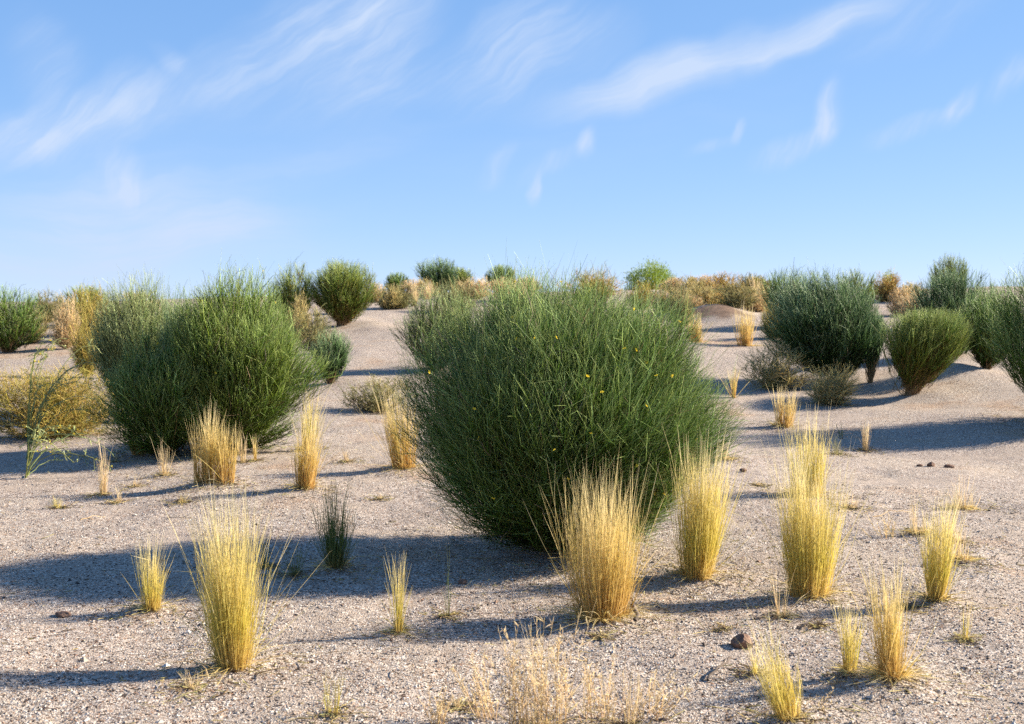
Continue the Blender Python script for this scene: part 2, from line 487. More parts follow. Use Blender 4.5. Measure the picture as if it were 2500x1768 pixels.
def stone_mat():
    m, N, L = new_mat('brown_stone')
    tc = N('ShaderNodeTexCoord')
    n = N('ShaderNodeTexNoise'); n.inputs['Scale'].default_value = 30; n.inputs['Detail'].default_value = 8
    L(tc.outputs['Object'], n.inputs['Vector'])
    r = ramp_node(N, [(.3, (.10, .058, .042)), (.55, (.19, .115, .08)), (.75, (.28, .19, .14))]); L(n.outputs[0], r.inputs[0])
    bs = N('ShaderNodeBsdfPrincipled'); bs.inputs['Roughness'].default_value = .85; bs.inputs['Specular IOR Level'].default_value = .2
    bp = N('ShaderNodeBump'); bp.inputs['Distance'].default_value = .01; bp.inputs['Strength'].default_value = .6
    L(n.outputs[0], bp.inputs['Height']); L(bp.outputs[0], bs.inputs['Normal'])
    L(r.outputs[0], bs.inputs['Base Color'])
    out = N('ShaderNodeOutputMaterial'); L(bs.outputs[0], out.inputs[0])
    return m


# ------------------------------------------------------------------ ground
def bump_at(px, py, wpx, h, ry=None):
    p = hit(px, py)
    rx = wpx * mpp(p[1])
    return (float(p[0]), float(p[1]), rx, ry or rx, h)


_b = [bump_at(1600, 712, 75, .30, 1.3), bump_at(2130, 850, 90, .22, 1.2), bump_at(1225, 1222, 150, .05, .45),
      bump_at(480, 1085, 60, .05, .35), bump_at(680, 1092, 40, .03, .3), bump_at(770, 722, 60, .12, 1.0), bump_at(840, 735, 60, .10, .8),
      bump_at(820, 800, 90, .12, .8), bump_at(790, 860, 90, .08, .6), bump_at(1810, 1340, 70, .03, .25), bump_at(2090, 1350, 50, .03, .25),
      bump_at(1345, 1380, 110, .045, .3), bump_at(525, 1495, 70, .03, .2), bump_at(2000, 1520, 80, .035, .25),
      bump_at(400, 1000, 190, .08, .8), bump_at(2070, 885, 70, .08, .7), bump_at(1900, 850, 120, .12, 1.0)]
BUMPS.extend(_b)
for _x, _y, _w, _h in [(340, 1366, 50, .025), (752, 1272, 50, .03), (895, 1420, 34, .02), (1560, 1292, 90, .035), (1814, 1110, 70, .03), (1902, 1512, 40, .02),
                       (905, 1052, 60, .04), (1754, 960, 60, .04), (1768, 1615, 80, .03), (1240, 1640, 90, .03), (1628, 1030, 60, .03), (2060, 1200, 70, .03), (2162, 1258, 80, .04)]:
    BUMPS.append(bump_at(_x, _y, _w, _h, .22 if _y > 1150 else .35))
EARTH = (_b[0][0] + .1, _b[0][1] - .5, _b[0][2] * 1.05, 1.0)
BANK = _b[0][1]


def axis(dense_lo, dense_hi, step, lo, hi, grow):
    a = [dense_lo]
    pos = list(np.arange(dense_lo, dense_hi, step))
    s = step; p = dense_hi
    while p < hi:
        pos.append(p); s *= grow; p += s
    pos.append(hi)
    s = step; p = dense_lo - step
    while p > lo:
        pos.insert(0, p); s *= grow; p -= s
    pos.insert(0, lo)
    return np.array(pos)


def build_ground():
    xs = axis(-3.6, 3.6, .024, -4500, 4500, 1.045)
    ys = axis(3.6, 9.5, .024, -60, 6000, 1.018)
    X, Y = np.meshgrid(xs, ys)
    Z = height(X, Y)
    nx, ny = len(xs), len(ys)
    V = np.stack([X, Y, Z], -1).reshape(-1, 3)
    i = np.arange(nx * ny).reshape(ny, nx)
    f = np.stack([i[:-1, :-1], i[:-1, 1:], i[1:, 1:], i[1:, :-1]], -1).reshape(-1, 4)
    q = ((X - EARTH[0]) / EARTH[2]) ** 2 + ((Y - EARTH[1]) / EARTH[3]) ** 2 + 1.6 * vnoise(X * 3, Y * 3, 9)
    earth = 1 - sstep(.5, 1.0, q)
    me = make_mesh('ground', V, [f], [ground_mat()], {'earth': earth.ravel()})
    o = link('ground', me); o['kind'] = 'structure'


build_ground()


def build_gravel():
    rng = np.random.default_rng(11)
    n = 190000
    # even per picture area: most of the grains lie close to the camera
    y = 3.7 * (10.5 / 3.7) ** (rng.random(n) ** 1.15)
    x = (rng.random(n) * 2 - 1) * (0.46 * y + .3)
    keep = vnoise(x / .35, y / .35, 21) + .4 * vnoise(x / .09, y / .09, 22) + .5 * vnoise(x / 1.1, y / 1.1, 23) + rng.normal(size=n) * .28 > -.22
    x, y = x[keep], y[keep]; n = len(x)
    r = .0021 + .0048 * rng.random(n) ** 2.3
    big = rng.random(n) < .016
    r[big] *= 1.4 + 1.4 * rng.random(int(big.sum())) ** 2
    oct_ = np.array([(1, 0, 0), (-1, 0, 0), (0, 1, 0), (0, -1, 0), (0, 0, 1), (0, 0, -1)], float)
    of = np.array([(0, 2, 4), (2, 1, 4), (1, 3, 4), (3, 0, 4), (2, 0, 5), (1, 2, 5), (3, 1, 5), (0, 3, 5)])
    v = oct_[None] * (1 + .45 * (rng.random((n, 6, 1)) - .4)) + rng.normal(size=(n, 6, 3)) * .28
    a = rng.random(n) * 6.283; c, s = np.cos(a), np.sin(a)
    vx = v[..., 0] * c[:, None] - v[..., 1] * s[:, None]; vy = v[..., 0] * s[:, None] + v[..., 1] * c[:, None]
    v = np.stack([vx, vy, v[..., 2] * .62], -1) * r[:, None, None]
    v += np.stack([x, y, height(x, y) + r * .1], -1)[:, None]
    f = (of[None] + (np.arange(n) * 6)[:, None, None]).reshape(-1, 3)
    me = make_mesh('gravel', v.reshape(-1, 3), [f], [grain_mat()], {'rand': np.repeat(rng.random(n), 6)}, smooth=False)
    o = link('gravel', me); o['kind'] = 'stuff'
    tag(o, 'coarse pale granite gravel grains strewn over the sand', 'gravel')


build_gravel()

# ------------------------------------------------------------------ plants
def env_radius(dirs, rx, up, down, pu, pd):
    rho = np.hypot(dirs[:, 0], dirs[:, 1]); z = dirs[:, 2]
    rz = np.where(z >= 0, up, down); p = np.where(z >= 0, pu, pd)
    return (np.abs(rho / rx) ** p + np.abs(z / rz) ** p) ** (-1 / p)


def crown(rng, H, W, px, shoots, per=7, mid=.45, pu=2.3, pd=1.35, lobes=.16, lean=(0, 0), ls=.34, jit=.20, wig=.24,
          shell=.30, wisps=.012, rad=1.0, up=.30, bare=0.0, dead=0.0, mat=None, name='crown', depth=None, droop=0.0, offs=(0, 0)):
    """a broom-like crown: shoots that radiate from the foot, each a brush of thin twigs"""
    rx = W / 2
    d = norm(rng.normal(size=(shoots * 3, 3)))
    # the foot and the far underside carry few shoots, as they get no light
    keep = rng.random(shoots * 3) < np.where(d[:, 2] < -.2, np.where(d[:, 1] > .2, .25, .75), np.where((d[:, 1] > .35) & (d[:, 2] < .3), .4, 1.0))
    d = d[keep]
    zt = mid + np.where(d[:, 2] < 0, env_radius(d, rx, H * (1 - mid), H * mid, pu, pd) * d[:, 2] / H, 1)
    d = d[zt > bare][:shoots]; shoots = len(d)
    r = env_radius(d, rx, H * (1 - mid), H * mid, pu, pd)
    az = np.arctan2(d[:, 1], d[:, 0]); el = np.arcsin(d[:, 2])
    sd = int(rng.integers(0, 9999))
    lob = vnoise(az / 6.283 * 7 + 40, el * 2.4 + 10, sd) + .6 * vnoise(az / 6.283 * 15 + 90, el * 5 + 10, sd + 1)
    r = r * (1 + lobes * 1.4 * lob)
    s = rng.random(shoots) ** shell
    s = s * (1.06 - .22 * rng.random(shoots) ** 1.5)
    C = np.array([offs[0], offs[1], mid * H])
    P = C + d * (r * s)[:, None]
    if depth: P[:, 1] *= depth / W
    foot = np.stack([rng.normal(size=shoots) * .05 * W, rng.normal(size=shoots) * .05 * W, np.full(shoots, -.02 * H)], -1)
    D = norm(P - foot)
    D0 = D
    D = norm(D + np.array([lean[0], lean[1], up]) * (0.4 + 0.6 * rng.random((shoots, 1))) + rng.normal(size=(shoots, 3)) * .13)
    Ls = ls * H * (.6 + .7 * rng.random(shoots))
    Ls = np.minimum(Ls, np.linalg.norm(P - foot, axis=1) * .8)
    A = P - norm(D0 * .8 + D * .2) * Ls[:, None]
    A[:, 2] = np.maximum(A[:, 2], .015 * H)
    # twigs
    n = shoots * per
    rep = lambda q: np.repeat(q, per, axis=0)
    a0 = rep(A) + rep(norm(D0 * .8 + D * .2)) * (rep(Ls) * rng.random(n) ** 1.4 * .55)[:, None]
    dd = norm(rep(D0 * .6 + D * .4) + rng.normal(size=(n, 3)) * jit)
    L = rep(Ls) * (.42 + .55 * rng.random(n))
    w = rng.random(n) < wisps
    L = np.where(w, L * 1.28, L)
    seg = 5
    t = np.linspace(0, 1, seg)[None, :, None]
    bend = rng.normal(size=(n, 1, 3)) * wig + np.array([lean[0] * .6, lean[1] * .6, .12 + .45 * up - droop])
    wav = rng.normal(size=(n, 1, 3)) * .05
    Q = a0[:, None] + dd[:, None] * L[:, None, None] * t + bend * L[:, None, None] * t ** 2 + wav * L[:, None, None] * np.sin(t * 7 + rng.random((n, 1, 1)) * 6)
    # twigs that would leave the outline grow shorter
    for _ in range(2):
        v = Q[:, -1] - C
        if depth: v = v * np.array([1, W / depth, 1])
        rl = np.linalg.norm(v, axis=1); vd = norm(v)
        la = vnoise(np.arctan2(vd[:, 1], vd[:, 0]) / 6.283 * 7 + 40, np.arcsin(np.clip(vd[:, 2], -1, 1)) * 2.4 + 10, sd)
        e = rl / (env_radius(vd, rx, H * (1 - mid), H * mid, pu, pd) * (1 + lobes * 1.4 * la))
        lim = np.where(w, 1.18, .93 + .20 * rng.random(n) ** 2)
        f = np.clip(1 - np.maximum(e - lim, 0) / np.maximum(e, .1) * rl / np.maximum(L, 1e-3), .25, 1)
        Q = Q[:, :1] + (Q - Q[:, :1]) * f[:, None, None]; L = L * f
    # fit the crown to the size the plant has
    tipz = np.quantile(Q[:, -1, 2], .99); tipx = np.quantile(np.abs(Q[:, -1, 0] - offs[0] - lean[0] * .1 * W), .985)
    fx = np.clip(W / 2 / tipx, .7, 1.7); fz = np.clip(H / tipz, .7, 1.6)
    fit = np.array([fx, fx, fz])
    Q = Q * fit; A = A * fit; P = P * fit
    Q[..., 2] = np.maximum(Q[..., 2], .004 + .02 * rng.random((n, 1)))
    base_r = max(.00135, .24 * px) * rad
    R = base_r * (1.15 - .75 * np.linspace(0, 1, seg))[None] * (.6 + .8 * rng.random((n, 1)) ** 1.5)
    st = Strands()
    tone = np.clip(rep(.5 + .30 * lob) + rng.normal(size=n) * .26, 0, 1)
    thick = rng.random(n) < .07
    R[thick] *= 1.6; tone[thick] = 1.0  # some twigs at full tone paint in bright strand highlights
    Q[thick, 1:-1] += rng.normal(size=(int(thick.sum()), seg - 2, 3)) * (L[thick] * .035)[:, None, None]
    rnd = np.clip(rep(rng.random(shoots)) * .7 + rng.random(n) * .3, 0, 1)
    dm = rng.random(n) < dead
    st.add(Q[~dm], R[~dm], rnd[~dm], tone[~dm], 3, rng)
    st.dead = None
    if dm.any():
        k = int(dm.sum())
        Qd = Q[dm].copy(); Qd[:, 1:] += np.cumsum(rng.normal(size=(k, seg - 1, 3)) * (L[dm] * .07)[:, None, None], axis=1)
        Qd[..., 2] = np.maximum(Qd[..., 2], .01)
        st.dead = Strands(); st.dead.add(Qd, R[dm] * 1.25, rnd[dm], rng.random(k), 3, rng)
    o = rng.choice(n, min(n, 4000), replace=False)
    return st, A, Q[o, -1], norm(Q[o, -1] - Q[o, -2])


def stems(rng, A, H, W, count, px, foot=.05):
    k = rng.choice(len(A), min(count, len(A)), replace=False)
    E = A[k]; n = len(k)
    b = np.stack([rng.normal(size=n) * foot * W * .5, rng.normal(size=n) * foot * W * .5, np.full(n, -.03)], -1)
    m = b * .55 + E * .45; m[:, 2] += .06 * H * rng.random(n); m += rng.normal(size=(n, 3)) * .02 * H
    t = np.linspace(0, 1, 7)[None, :, None]
    Q = b[:, None] * (1 - t) ** 2 + 2 * m[:, None] * t * (1 - t) + E[:, None] * t ** 2
    Q = Q + rng.normal(size=Q.shape) * .006 * H * t
    r0 = max(.0045, .55 * px)
    R = r0 * (1 - .72 * np.linspace(0, 1, 7))[None] * (.6 + .7 * rng.random((n, 1)))
    st = Strands(); st.add(Q, R, rng.random(n), rng.random(n), 5, rng)
    return st


def flower_mesh(rng, r):
    st = Strands()
    n = 5
    a = np.arange(n) / n * 6.283
    D = np.stack([np.cos(a), np.sin(a), np.full(n, .35)], -1)
    st.leaves(np.zeros((n, 3)), D, np.full(n, r), np.full(n, r * .34), rng.random(n), rng.random(n), rng)
    me = st.build('flower', M_PETAL, smooth=False)
    return me


FLOWER = None
seed_n = [100]
ROOTS = []


def nrng():
    seed_n[0] += 1
    return np.random.default_rng(seed_n[0])


def bush(label, x0, x1, top, base, bx=None, mat=M_GREEN, dens=1.0, at=None, group='green broom-like bushes', flowers=0,
         nstem=90, cat='bush', name='broom_bush', wood=M_WOOD, rz=None, **kw):
    rng = nrng()
    cx = (x0 + x1) / 2
    bx = cx if bx is None else bx
    p = at_depth(bx, at) if at else hit(bx, base)
    m = mpp(p[1])
    base_eff = (HORIZON - F_PX * (p[2] - CAM_H) / p[1]) / K if at else base
    H = (base_eff - top) * m; W = (x1 - x0) * m
    px = p[1] / F_PX * 2500 / 1024
    area = (W / px) * (H / px)
    shoots = int(np.clip(area * .058 * dens, 170, 5600))
    ROOTS.append((p, W * .45, 1.0)); t = thing(name, p, label, cat, group)
    off = ((cx - bx) * m, 0)
    st, A, P, D = crown(rng, H, W, px, shoots, offs=off, **kw)
    link('crown', st.build('crown', mat), t)
    if st.dead: link('dead_twig_clump', st.dead.build('dead_twig_clump', M_DEADTWIG), t)
    link('trunk', stems(rng, A, H, W, nstem, px).build('trunk', wood), t)
    if flowers:
        c0 = np.array([off[0], 0, .45 * H]); e = (P - c0) / np.array([W / 2, W / 2, H * .5])
        ok = np.nonzero((e[:, 1] < -.1) & (np.linalg.norm(e, axis=1) > .75) & (e[:, 2] > -.5))[0]
        ok = rng.choice(ok, min(flowers, len(ok)), replace=False)
        fm = flower_mesh(rng, max(.012, 1.4 * px))
        for k in ok:
            f = link('flower', fm, t, P[k])
            f.rotation_euler = (rng.normal() * .7, rng.normal() * .7, rng.random() * 6)
    return t


def tuft(label, bx, base, top, wtop, wbase=None, mat=M_LIME, n=500, lean=(0, 0), thatch=0, spread=.16, cat='grass tuft',
         name='grass_tuft', group='upright straw grass tufts', bend=.10, at=None, hmin=.38, seed_heads=.35, wid=1.0, tmat=M_STRAW, stray=.05):
    rng = nrng()
    if n > 60: n = int(n * (1.3 if base > 1120 else .8))
    lean = (lean[0] + rng.normal() * .045, lean[1] + rng.normal() * .045); spread *= rng.uniform(.6, 1.25); stray *= rng.uniform(.7, 1.8)
    p = at_depth(bx, at) if at else hit(bx, base)
    m = mpp(p[1]); px = p[1] / F_PX * 2500 / 1024
    H = (base - top) * m
    if at: H = ((HORIZON - F_PX * (p[2] - CAM_H) / p[1]) / K - top) * m
    ROOTS.append((p, wtop * m * 1.1, .6))
    wb = (wbase if wbase else wtop * .55) * m / 2
    wb *= .86; wt = wtop * m / 2 * 1.03
    st = Strands()
    a = rng.random(n) * 6.283
    # several crowded sub-clumps inside the tuft, so that its top is ragged
    nc = max(4, int(n / 26))
    ca, cr = rng.random(nc) * 6.283, np.sqrt(rng.random(nc)) * .8
    k = rng.integers(0, nc, n)
    chh = .52 + .48 * rng.random(nc) ** 1.2
    rx = cr[k] * np.cos(ca[k]) + .17 * rng.normal(size=n)
    ry = cr[k] * np.sin(ca[k]) + .17 * rng.normal(size=n)
    q = np.maximum(1, np.hypot(rx, ry)); rx, ry = rx / q, ry / q
    L = H * chh[k] * (hmin + (1 - hmin) * rng.beta(2.2, 1.3, n))
    b = np.stack([rx * wb, ry * wb, np.full(n, -.012)], -1)
    endr = (wt - wb)
    dx = rx * endr / H + rng.normal(size=n) * spread * .45 + lean[0]
    dy = ry * endr / H + rng.normal(size=n) * spread * .45 + lean[1]
    sw = rng.random(n) < stray
    dx = np.where(sw, dx + rng.normal(size=n) * .5, dx); dy = np.where(sw, dy + rng.normal(size=n) * .5, dy)
    seg = 6
    tt = np.linspace(0, 1, seg)
    dirv = norm(np.stack([dx, dy, np.ones(n)], -1))
    bd = np.stack([rx, ry, np.zeros(n)], -1) * bend * .6 + rng.normal(size=(n, 3)) * np.array([1, 1, .2]) * bend
    bulge = np.stack([rx, ry, np.zeros(n)], -1) * (endr * .35)
    t3 = tt[None, :, None]
    Q = b[:, None] + dirv[:, None] * L[:, None, None] * t3 + bd[:, None] * L[:, None, None] * t3 ** 2.2 + bulge[:, None] * np.sin(t3 * math.pi)
    Q[..., 2] *= np.clip(H / np.quantile(Q[:, -1, 2], .90), .8, 1.7)
    # broken blades fold over
    bk = np.nonzero(rng.random(n) < .06)[0]
    if len(bk):
        i0 = 3
        fd = norm(np.stack([rng.normal(size=len(bk)), rng.normal(size=len(bk)), rng.normal(size=len(bk)) * .35 - .35], -1))
        for q_ in range(i0 + 1, seg):
            Q[bk, q_] = Q[bk, i0] + fd * (L[bk] * (q_ - i0) / 5 * .8)[:, None]
    w0 = max(.0010, .21 * px) * wid
    prof = np.array([1.0, 1.0, .9, .75, .6, .12])
    R = w0 * prof[None] * (.7 + .6 * rng.random((n, 1)))
    sh = rng.random(n) < seed_heads
    R[sh, 4] *= 1.7
    al = tt[None] * (L / H)[:, None] * 1.05
    st.add(Q, R, rng.random(n) * .6 + rng.random(nc)[k] * .4, rng.random(n), 2, rng, along=np.clip(al, 0, 1))
    if thatch or n > 80:
        n2 = thatch or n // 4
        a2 = rng.random(n2) * 6.283
        L2 = H * (.12 + .34 * rng.random(n2))
        b2 = np.stack([np.cos(a2) * wb * rng.random(n2), np.sin(a2) * wb * rng.random(n2), np.full(n2, -.005)], -1)
        up = .10 + 1.1 * rng.random(n2)
        d2 = norm(np.stack([np.cos(a2), np.sin(a2), up], -1) + rng.normal(size=(n2, 3)) * .3)
        d2[:, 2] = np.abs(d2[:, 2])
        Q2 = b2[:, None] + d2[:, None] * L2[:, None, None] * t3 + (rng.normal(size=(n2, 1, 3)) * .25 + np.array([0, 0, -.35])) * L2[:, None, None] * t3 ** 2
        Q2[..., 2] = np.maximum(Q2[..., 2], .004 + .012 * rng.random((n2, 1)))
        R2 = w0 * .8 * prof[None] * (.7 + .6 * rng.random((n2, 1)))
        if n2 < 60:
            st.add(Q2, R2, rng.random(n2), rng.random(n2), 2, rng)
            return tag(link(name, st.build(name, mat), None, p), label, cat, group)
        st2 = Strands(); st2.add(Q2, R2, rng.random(n2), rng.random(n2), 2, rng)
        t = thing(name, p, label, cat, group)
        link('blade_clump', st.build('blade_clump', mat), t)
        link('dead_thatch', st2.build('dead_thatch', tmat), t)
        return t
    o = link(name, st.build(name, mat), None, p)
    return tag(o, label, cat, group)


def dry_herb(label, bx, base, top, w, n=14, side=16, mat=M_PALE, lean=(0, 0), cat='dry plant', name='dry_herb', group='feathery dry plants', spread=.35, at=None):
    """stalks with short feathery side branches"""
    rng = nrng()
    p = at_depth(bx, at) if at else hit(bx, base)
    m = mpp(p[1]); px = p[1] / F_PX * 2500 / 1024
    H = (base - top) * m
    if at: H = ((HORIZON - F_PX * (p[2] - CAM_H) / p[1]) / K - top) * m
    r = w * m / 2
    st = Strands()
    t = np.linspace(0, 1, 7)
    rx, ry = rng.uniform(-1, 1, n), rng.uniform(-1, 1, n)
    b = np.stack([rx * r * .55, ry * r * .55, np.full(n, -.01)], -1)
    d = norm(np.stack([rx * r * .45 / H + rng.normal(size=n) * spread * .4 + lean[0], ry * r * .4 / H + rng.normal(size=n) * spread * .4, np.ones(n)], -1))
    L = H * (.45 + .55 * rng.random(n))
    Q = b[:, None] + d[:, None] * L[:, None, None] * t[None, :, None] + rng.normal(size=(n, 1, 3)) * .12 * L[:, None, None] * t[None, :, None] ** 2
    w0 = max(.0016, .38 * px)
    st.add(Q, w0 * (1.1 - .8 * t)[None] * np.ones((n, 1)), rng.random(n), rng.random(n), 3, rng)
    k = np.repeat(np.arange(n), side); ns = len(k)
    u = .22 + .76 * rng.random(ns)
    i = np.clip((u * 6).astype(int), 0, 5); fr = u * 6 - i
    s0 = Q[k, i] * (1 - fr)[:, None] + Q[k, i + 1] * fr[:, None]
    sd = norm(d[k] * .9 + rng.normal(size=(ns, 3)) * .55)
    l = L[k] * (.07 + .13 * rng.random(ns)) * (1.25 - .7 * u)
    t4 = np.linspace(0, 1, 4)[None, :, None]
    Q2 = s0[:, None] + sd[:, None] * l[:, None, None] * t4 + rng.normal(size=(ns, 1, 3)) * .2 * l[:, None, None] * t4 ** 2
    st.add(Q2, w0 * .95 * np.array([.7, 1.0, .9, .2])[None] * np.ones((ns, 1)), rng.random(ns), rng.random(ns), 2, rng)
    o = link(name, st.build(name, mat), None, p)
    return tag(o, label, cat, group)


def leafy(label, x0, x1, top, base, bx=None, mat=M_LEAF, dens=1.0, at=None, group='low leafy shrubs', cat='shrub', name='leafy_shrub', leaf=.022, twigs=None):
    rng = nrng()
    cx = (x0 + x1) / 2; bx = cx if bx is None else bx
    p = at_depth(bx, at) if at else hit(bx, base)
    m = mpp(p[1]); px = p[1] / F_PX * 2500 / 1024
    base_eff = (HORIZON - F_PX * (p[2] - CAM_H) / p[1]) / K if at else base
    H = (base_eff - top) * m; W = (x1 - x0) * m
    n = int(np.clip((W / px) * (H / px) * 4.5 * dens, 1800, 14000))
    nc = 70
    c = norm(rng.normal(size=(nc, 3))); c[:, 2] = np.abs(c[:, 2]) * .9 + .02
    c = c * (.45 + .5 * rng.random((nc, 1)) ** .6)
    k = rng.integers(0, nc, n)
    q = c[k] + rng.normal(size=(n, 3)) * .13
    C = q * np.array([W / 2, W / 2, H]); C[:, 2] = np.maximum(C[:, 2], .02)
    st = Strands()
    Lf = np.maximum(leaf, 1.5 * px) * (.6 + .8 * rng.random(n))
    st.leaves(C, q + rng.normal(size=(n, 3)) * .5 + np.array([0, 0, .3]), Lf, Lf * .24, np.clip(rng.random(nc)[k] * .6 + rng.random(n) * .4, 0, 1), rng.random(n), rng)
    t = thing(name, p, label, cat, group)
    link('crown', st.build('crown', mat, smooth=False), t)
    A = c * np.array([W / 2, W / 2, H])
    link('trunk', stems(rng, A, H, W, 60, px, .12).build('trunk', twigs or M_WOOD), t)
    return t


# ---- the big bushes
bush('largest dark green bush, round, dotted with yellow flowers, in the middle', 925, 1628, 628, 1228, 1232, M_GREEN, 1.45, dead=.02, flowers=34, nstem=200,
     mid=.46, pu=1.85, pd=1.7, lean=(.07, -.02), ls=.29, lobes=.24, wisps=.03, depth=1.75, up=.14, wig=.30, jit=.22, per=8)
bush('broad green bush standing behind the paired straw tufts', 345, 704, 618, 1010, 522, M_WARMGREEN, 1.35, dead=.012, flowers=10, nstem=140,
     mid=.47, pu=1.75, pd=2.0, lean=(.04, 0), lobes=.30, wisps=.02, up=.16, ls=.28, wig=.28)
bush('low shaded left lobe of the broad bush, its shade put into darker green', 232, 500, 735, 1018, 370, M_GREEN, 1.05, dead=.012, nstem=90,
     mid=.45, pu=1.9, pd=2.0, lobes=.4, up=.16, ls=.32, wig=.28)  # lobe of the broad bush as its own crown, shade in darker green
bush('pale grey-green bush whose top rises behind the broad bush at its left', 204, 410, 620, 850, 305, M_PALEGREEN, 1.1, at=15.5, pu=2.4, pd=1.6)
bush('narrow dark bush squeezed behind the middle of the broad bush', 350, 450, 652, 850, 400, M_BLUEGREEN, 1.0, at=15.0, pu=2.0, pd=1.6, ls=.4)
bush('vase-shaped green bush on a reddish trunk above the sandy path', 688, 854, 584, 730, 768, M_YELLOWGREEN, 1.3, pd=1.0, mid=.52, pu=2.3, ls=.40, nstem=140, bare=.2)
bush('dark bush tucked behind the vase-shaped bush', 714, 800, 580, 690, 757, M_BLUEGREEN, 1.1, at=31.0)
bush('small round bush with a tan front, left of the vase-shaped bush', 603, 708, 587, 694, 655, M_YELLOWGREEN, 1.1, at=27.5, pd=1.2)
bush('low blue-green bush poking out from the right flank of the broad bush', 694, 792, 735, 860, 740, M_BLUEGREEN, 1.0, pd=.95, ls=.42, up=.5, bare=.15)
bush('medium bush half hidden behind the left shoulder of the largest bush', 892, 1085, 642, 830, 975, M_PALEGREEN, .9, pd=1.5, lobes=.3)
bush('spiky bush on the skyline, tallest between vase-shaped and largest bush', 932, 1030, 576, 648, 985, M_BLUEGREEN, 1.0, at=39.0, pd=1.1, ls=.45, up=.5, jit=.22)
bush('low spreading bush on the skyline touching the spiky one', 995, 1066, 598, 650, 1030, M_YELLOWGREEN, .9, at=40.0, pd=1.2, ls=.4)
bush('tiny round green bush alone on the skyline', 863, 918, 610, 645, 890, M_GREEN, 1.1, at=42.0)
bush('small skyline bush straight behind the left top of the largest bush', 1088, 1160, 592, 640, 1124, M_GREEN, 1.0, at=42.0, ls=.4)
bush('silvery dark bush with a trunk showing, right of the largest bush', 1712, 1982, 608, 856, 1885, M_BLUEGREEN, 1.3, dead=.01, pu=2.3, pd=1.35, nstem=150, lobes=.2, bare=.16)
bush('slim bush on a thin tan trunk beside the silvery bush', 1918, 1985, 690, 859, 1952, M_BLUEGREEN, 1.0, pd=.9, mid=.62, nstem=110, ls=.35, bare=.28)
bush('grey-green bush peeking over the left top of the silvery bush', 1703, 1815, 598, 700, 1760, M_GREEN, 1.0, at=27.0)
bush('yellow-green bush peeking over the right top of the silvery bush', 1868, 1968, 602, 690, 1915, M_YELLOWGREEN, 1.0, at=29.0)
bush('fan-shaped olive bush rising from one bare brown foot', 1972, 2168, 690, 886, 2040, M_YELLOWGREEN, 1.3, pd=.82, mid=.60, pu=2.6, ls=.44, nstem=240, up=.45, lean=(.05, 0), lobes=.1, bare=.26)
bush('dark blue-green bush behind the fan-shaped olive bush', 2028, 2250, 602, 770, 2140, M_BLUEGREEN, 1.1, at=21.0, lobes=.2)
bush('tufted brown-green bush, highest on the skyline at the far right', 2085, 2172, 570, 660, 2128, M_YELLOWGREEN, .9, at=33.0, ls=.45, up=.5)
bush('grey-green bush half cut by the right side of the view', 2138, 2300, 640, 815, 2215, M_GREEN, 1.0, at=18.5)
bush('tall bush at the right edge whose long shadow crosses the sand', 2228, 2580, 575, 945, 2385, M_GREEN, .8)

# ---- shrubs of the skyline and the slopes
def dry(label, x0, x1, top, base, mat=M_TAN, at=None, dens=1.0, **kw):
    k = dict(mid=.30, pu=2.2, pd=2.2, jit=.7, wig=.5, ls=.30, up=.35, shell=.5, lobes=.25, wisps=.02, nstem=40)
    k.update(kw)
    return bush(label, x0, x1, top, base, None, mat, dens, at=at, group='dry twiggy shrubs', cat='dry shrub', name='dry_shrub', **k)


dry('tan shrub on the skyline directly right of the bright leafy shrub', 1512, 1600, 618, 668, M_TAN, at=36.0)
dry('reddish brown shrub, roundest and highest of the dry skyline shrubs', 1583, 1680, 610, 660, M_RUST, at=35.0)
dry('grey wispy shrub at the right end of the dry skyline shrubs', 1655, 1712, 612, 660, M_OLIVE, at=37.0, dens=.6)
dry('broad brown shrub on the broken bank, left of the silvery bush', 1632, 1752, 640, 702, M_TAN, at=BANK + 2.2, dens=1.1)
dry('orange low shrub lying along the top of the broken bank', 1560, 1650, 652, 685, M_RUST, at=BANK + 1.6, dens=.9)
dry('yellow-flecked shrub just above the right top of the largest bush', 1275, 1385, 598, 650, M_YELLOWBUSH, at=34.0, dens=.8)
dry('tan shrub behind the right shoulder of the largest bush', 1450, 1535, 634, 680, M_TAN, at=31.0)
dry('straw-coloured low shrub on the skyline behind the largest bush', 1150, 1215, 620, 655, M_TAN, at=39.0, dens=.9)
dry('straw-coloured low shrub in front of the spiky skyline bush', 925, 985, 625, 665, M_TAN, at=37.0, dens=.9)
dry('pale green-grey shrub in front of the spiky skyline bush', 975, 1075, 622, 690, M_OLIVE, at=32.0)
dry('olive-tan shrub at the head of the sandy path', 850, 935, 636, 692, M_OLIVE, dens=1.0)
dry('orange shrub with a green cap on the skyline, right of the silvery bush', 1952, 2022, 608, 664, M_RUST, at=33.0, dens=1.2)
dry('thin straw-coloured shrub beside the orange-and-green skyline shrub', 2015, 2075, 632, 668, M_TAN, at=34.0, dens=.8)
dry('tan shrub leaning out above the low blue-green bush', 655, 765, 688, 765, M_OLIVE, at=23.0, dens=.8)
dry('olive low shrub on the sand behind the golden tuft and largest bush', 762, 935, 840, 922, M_OLIVE, dens=1.2)
dry('grey spindly shrub in the shade under the silvery bush', 1645, 1830, 762, 874, M_TAN, dens=.42, ls=.5, jit=.6)
dry('grey half-dead shrub in front of the silvery bush trunk', 1800, 1930, 815, 908, M_TAN, dens=.36, ls=.5, jit=.6)
dry('olive mixed shrub at the left side below the pale grey-green bush', 118, 212, 668, 752, M_OLIVE, dens=.9)
dry('yellow-topped shrub far left on the skyline', 150, 262, 638, 715, M_YELLOWBUSH, at=26.0, dens=.9)
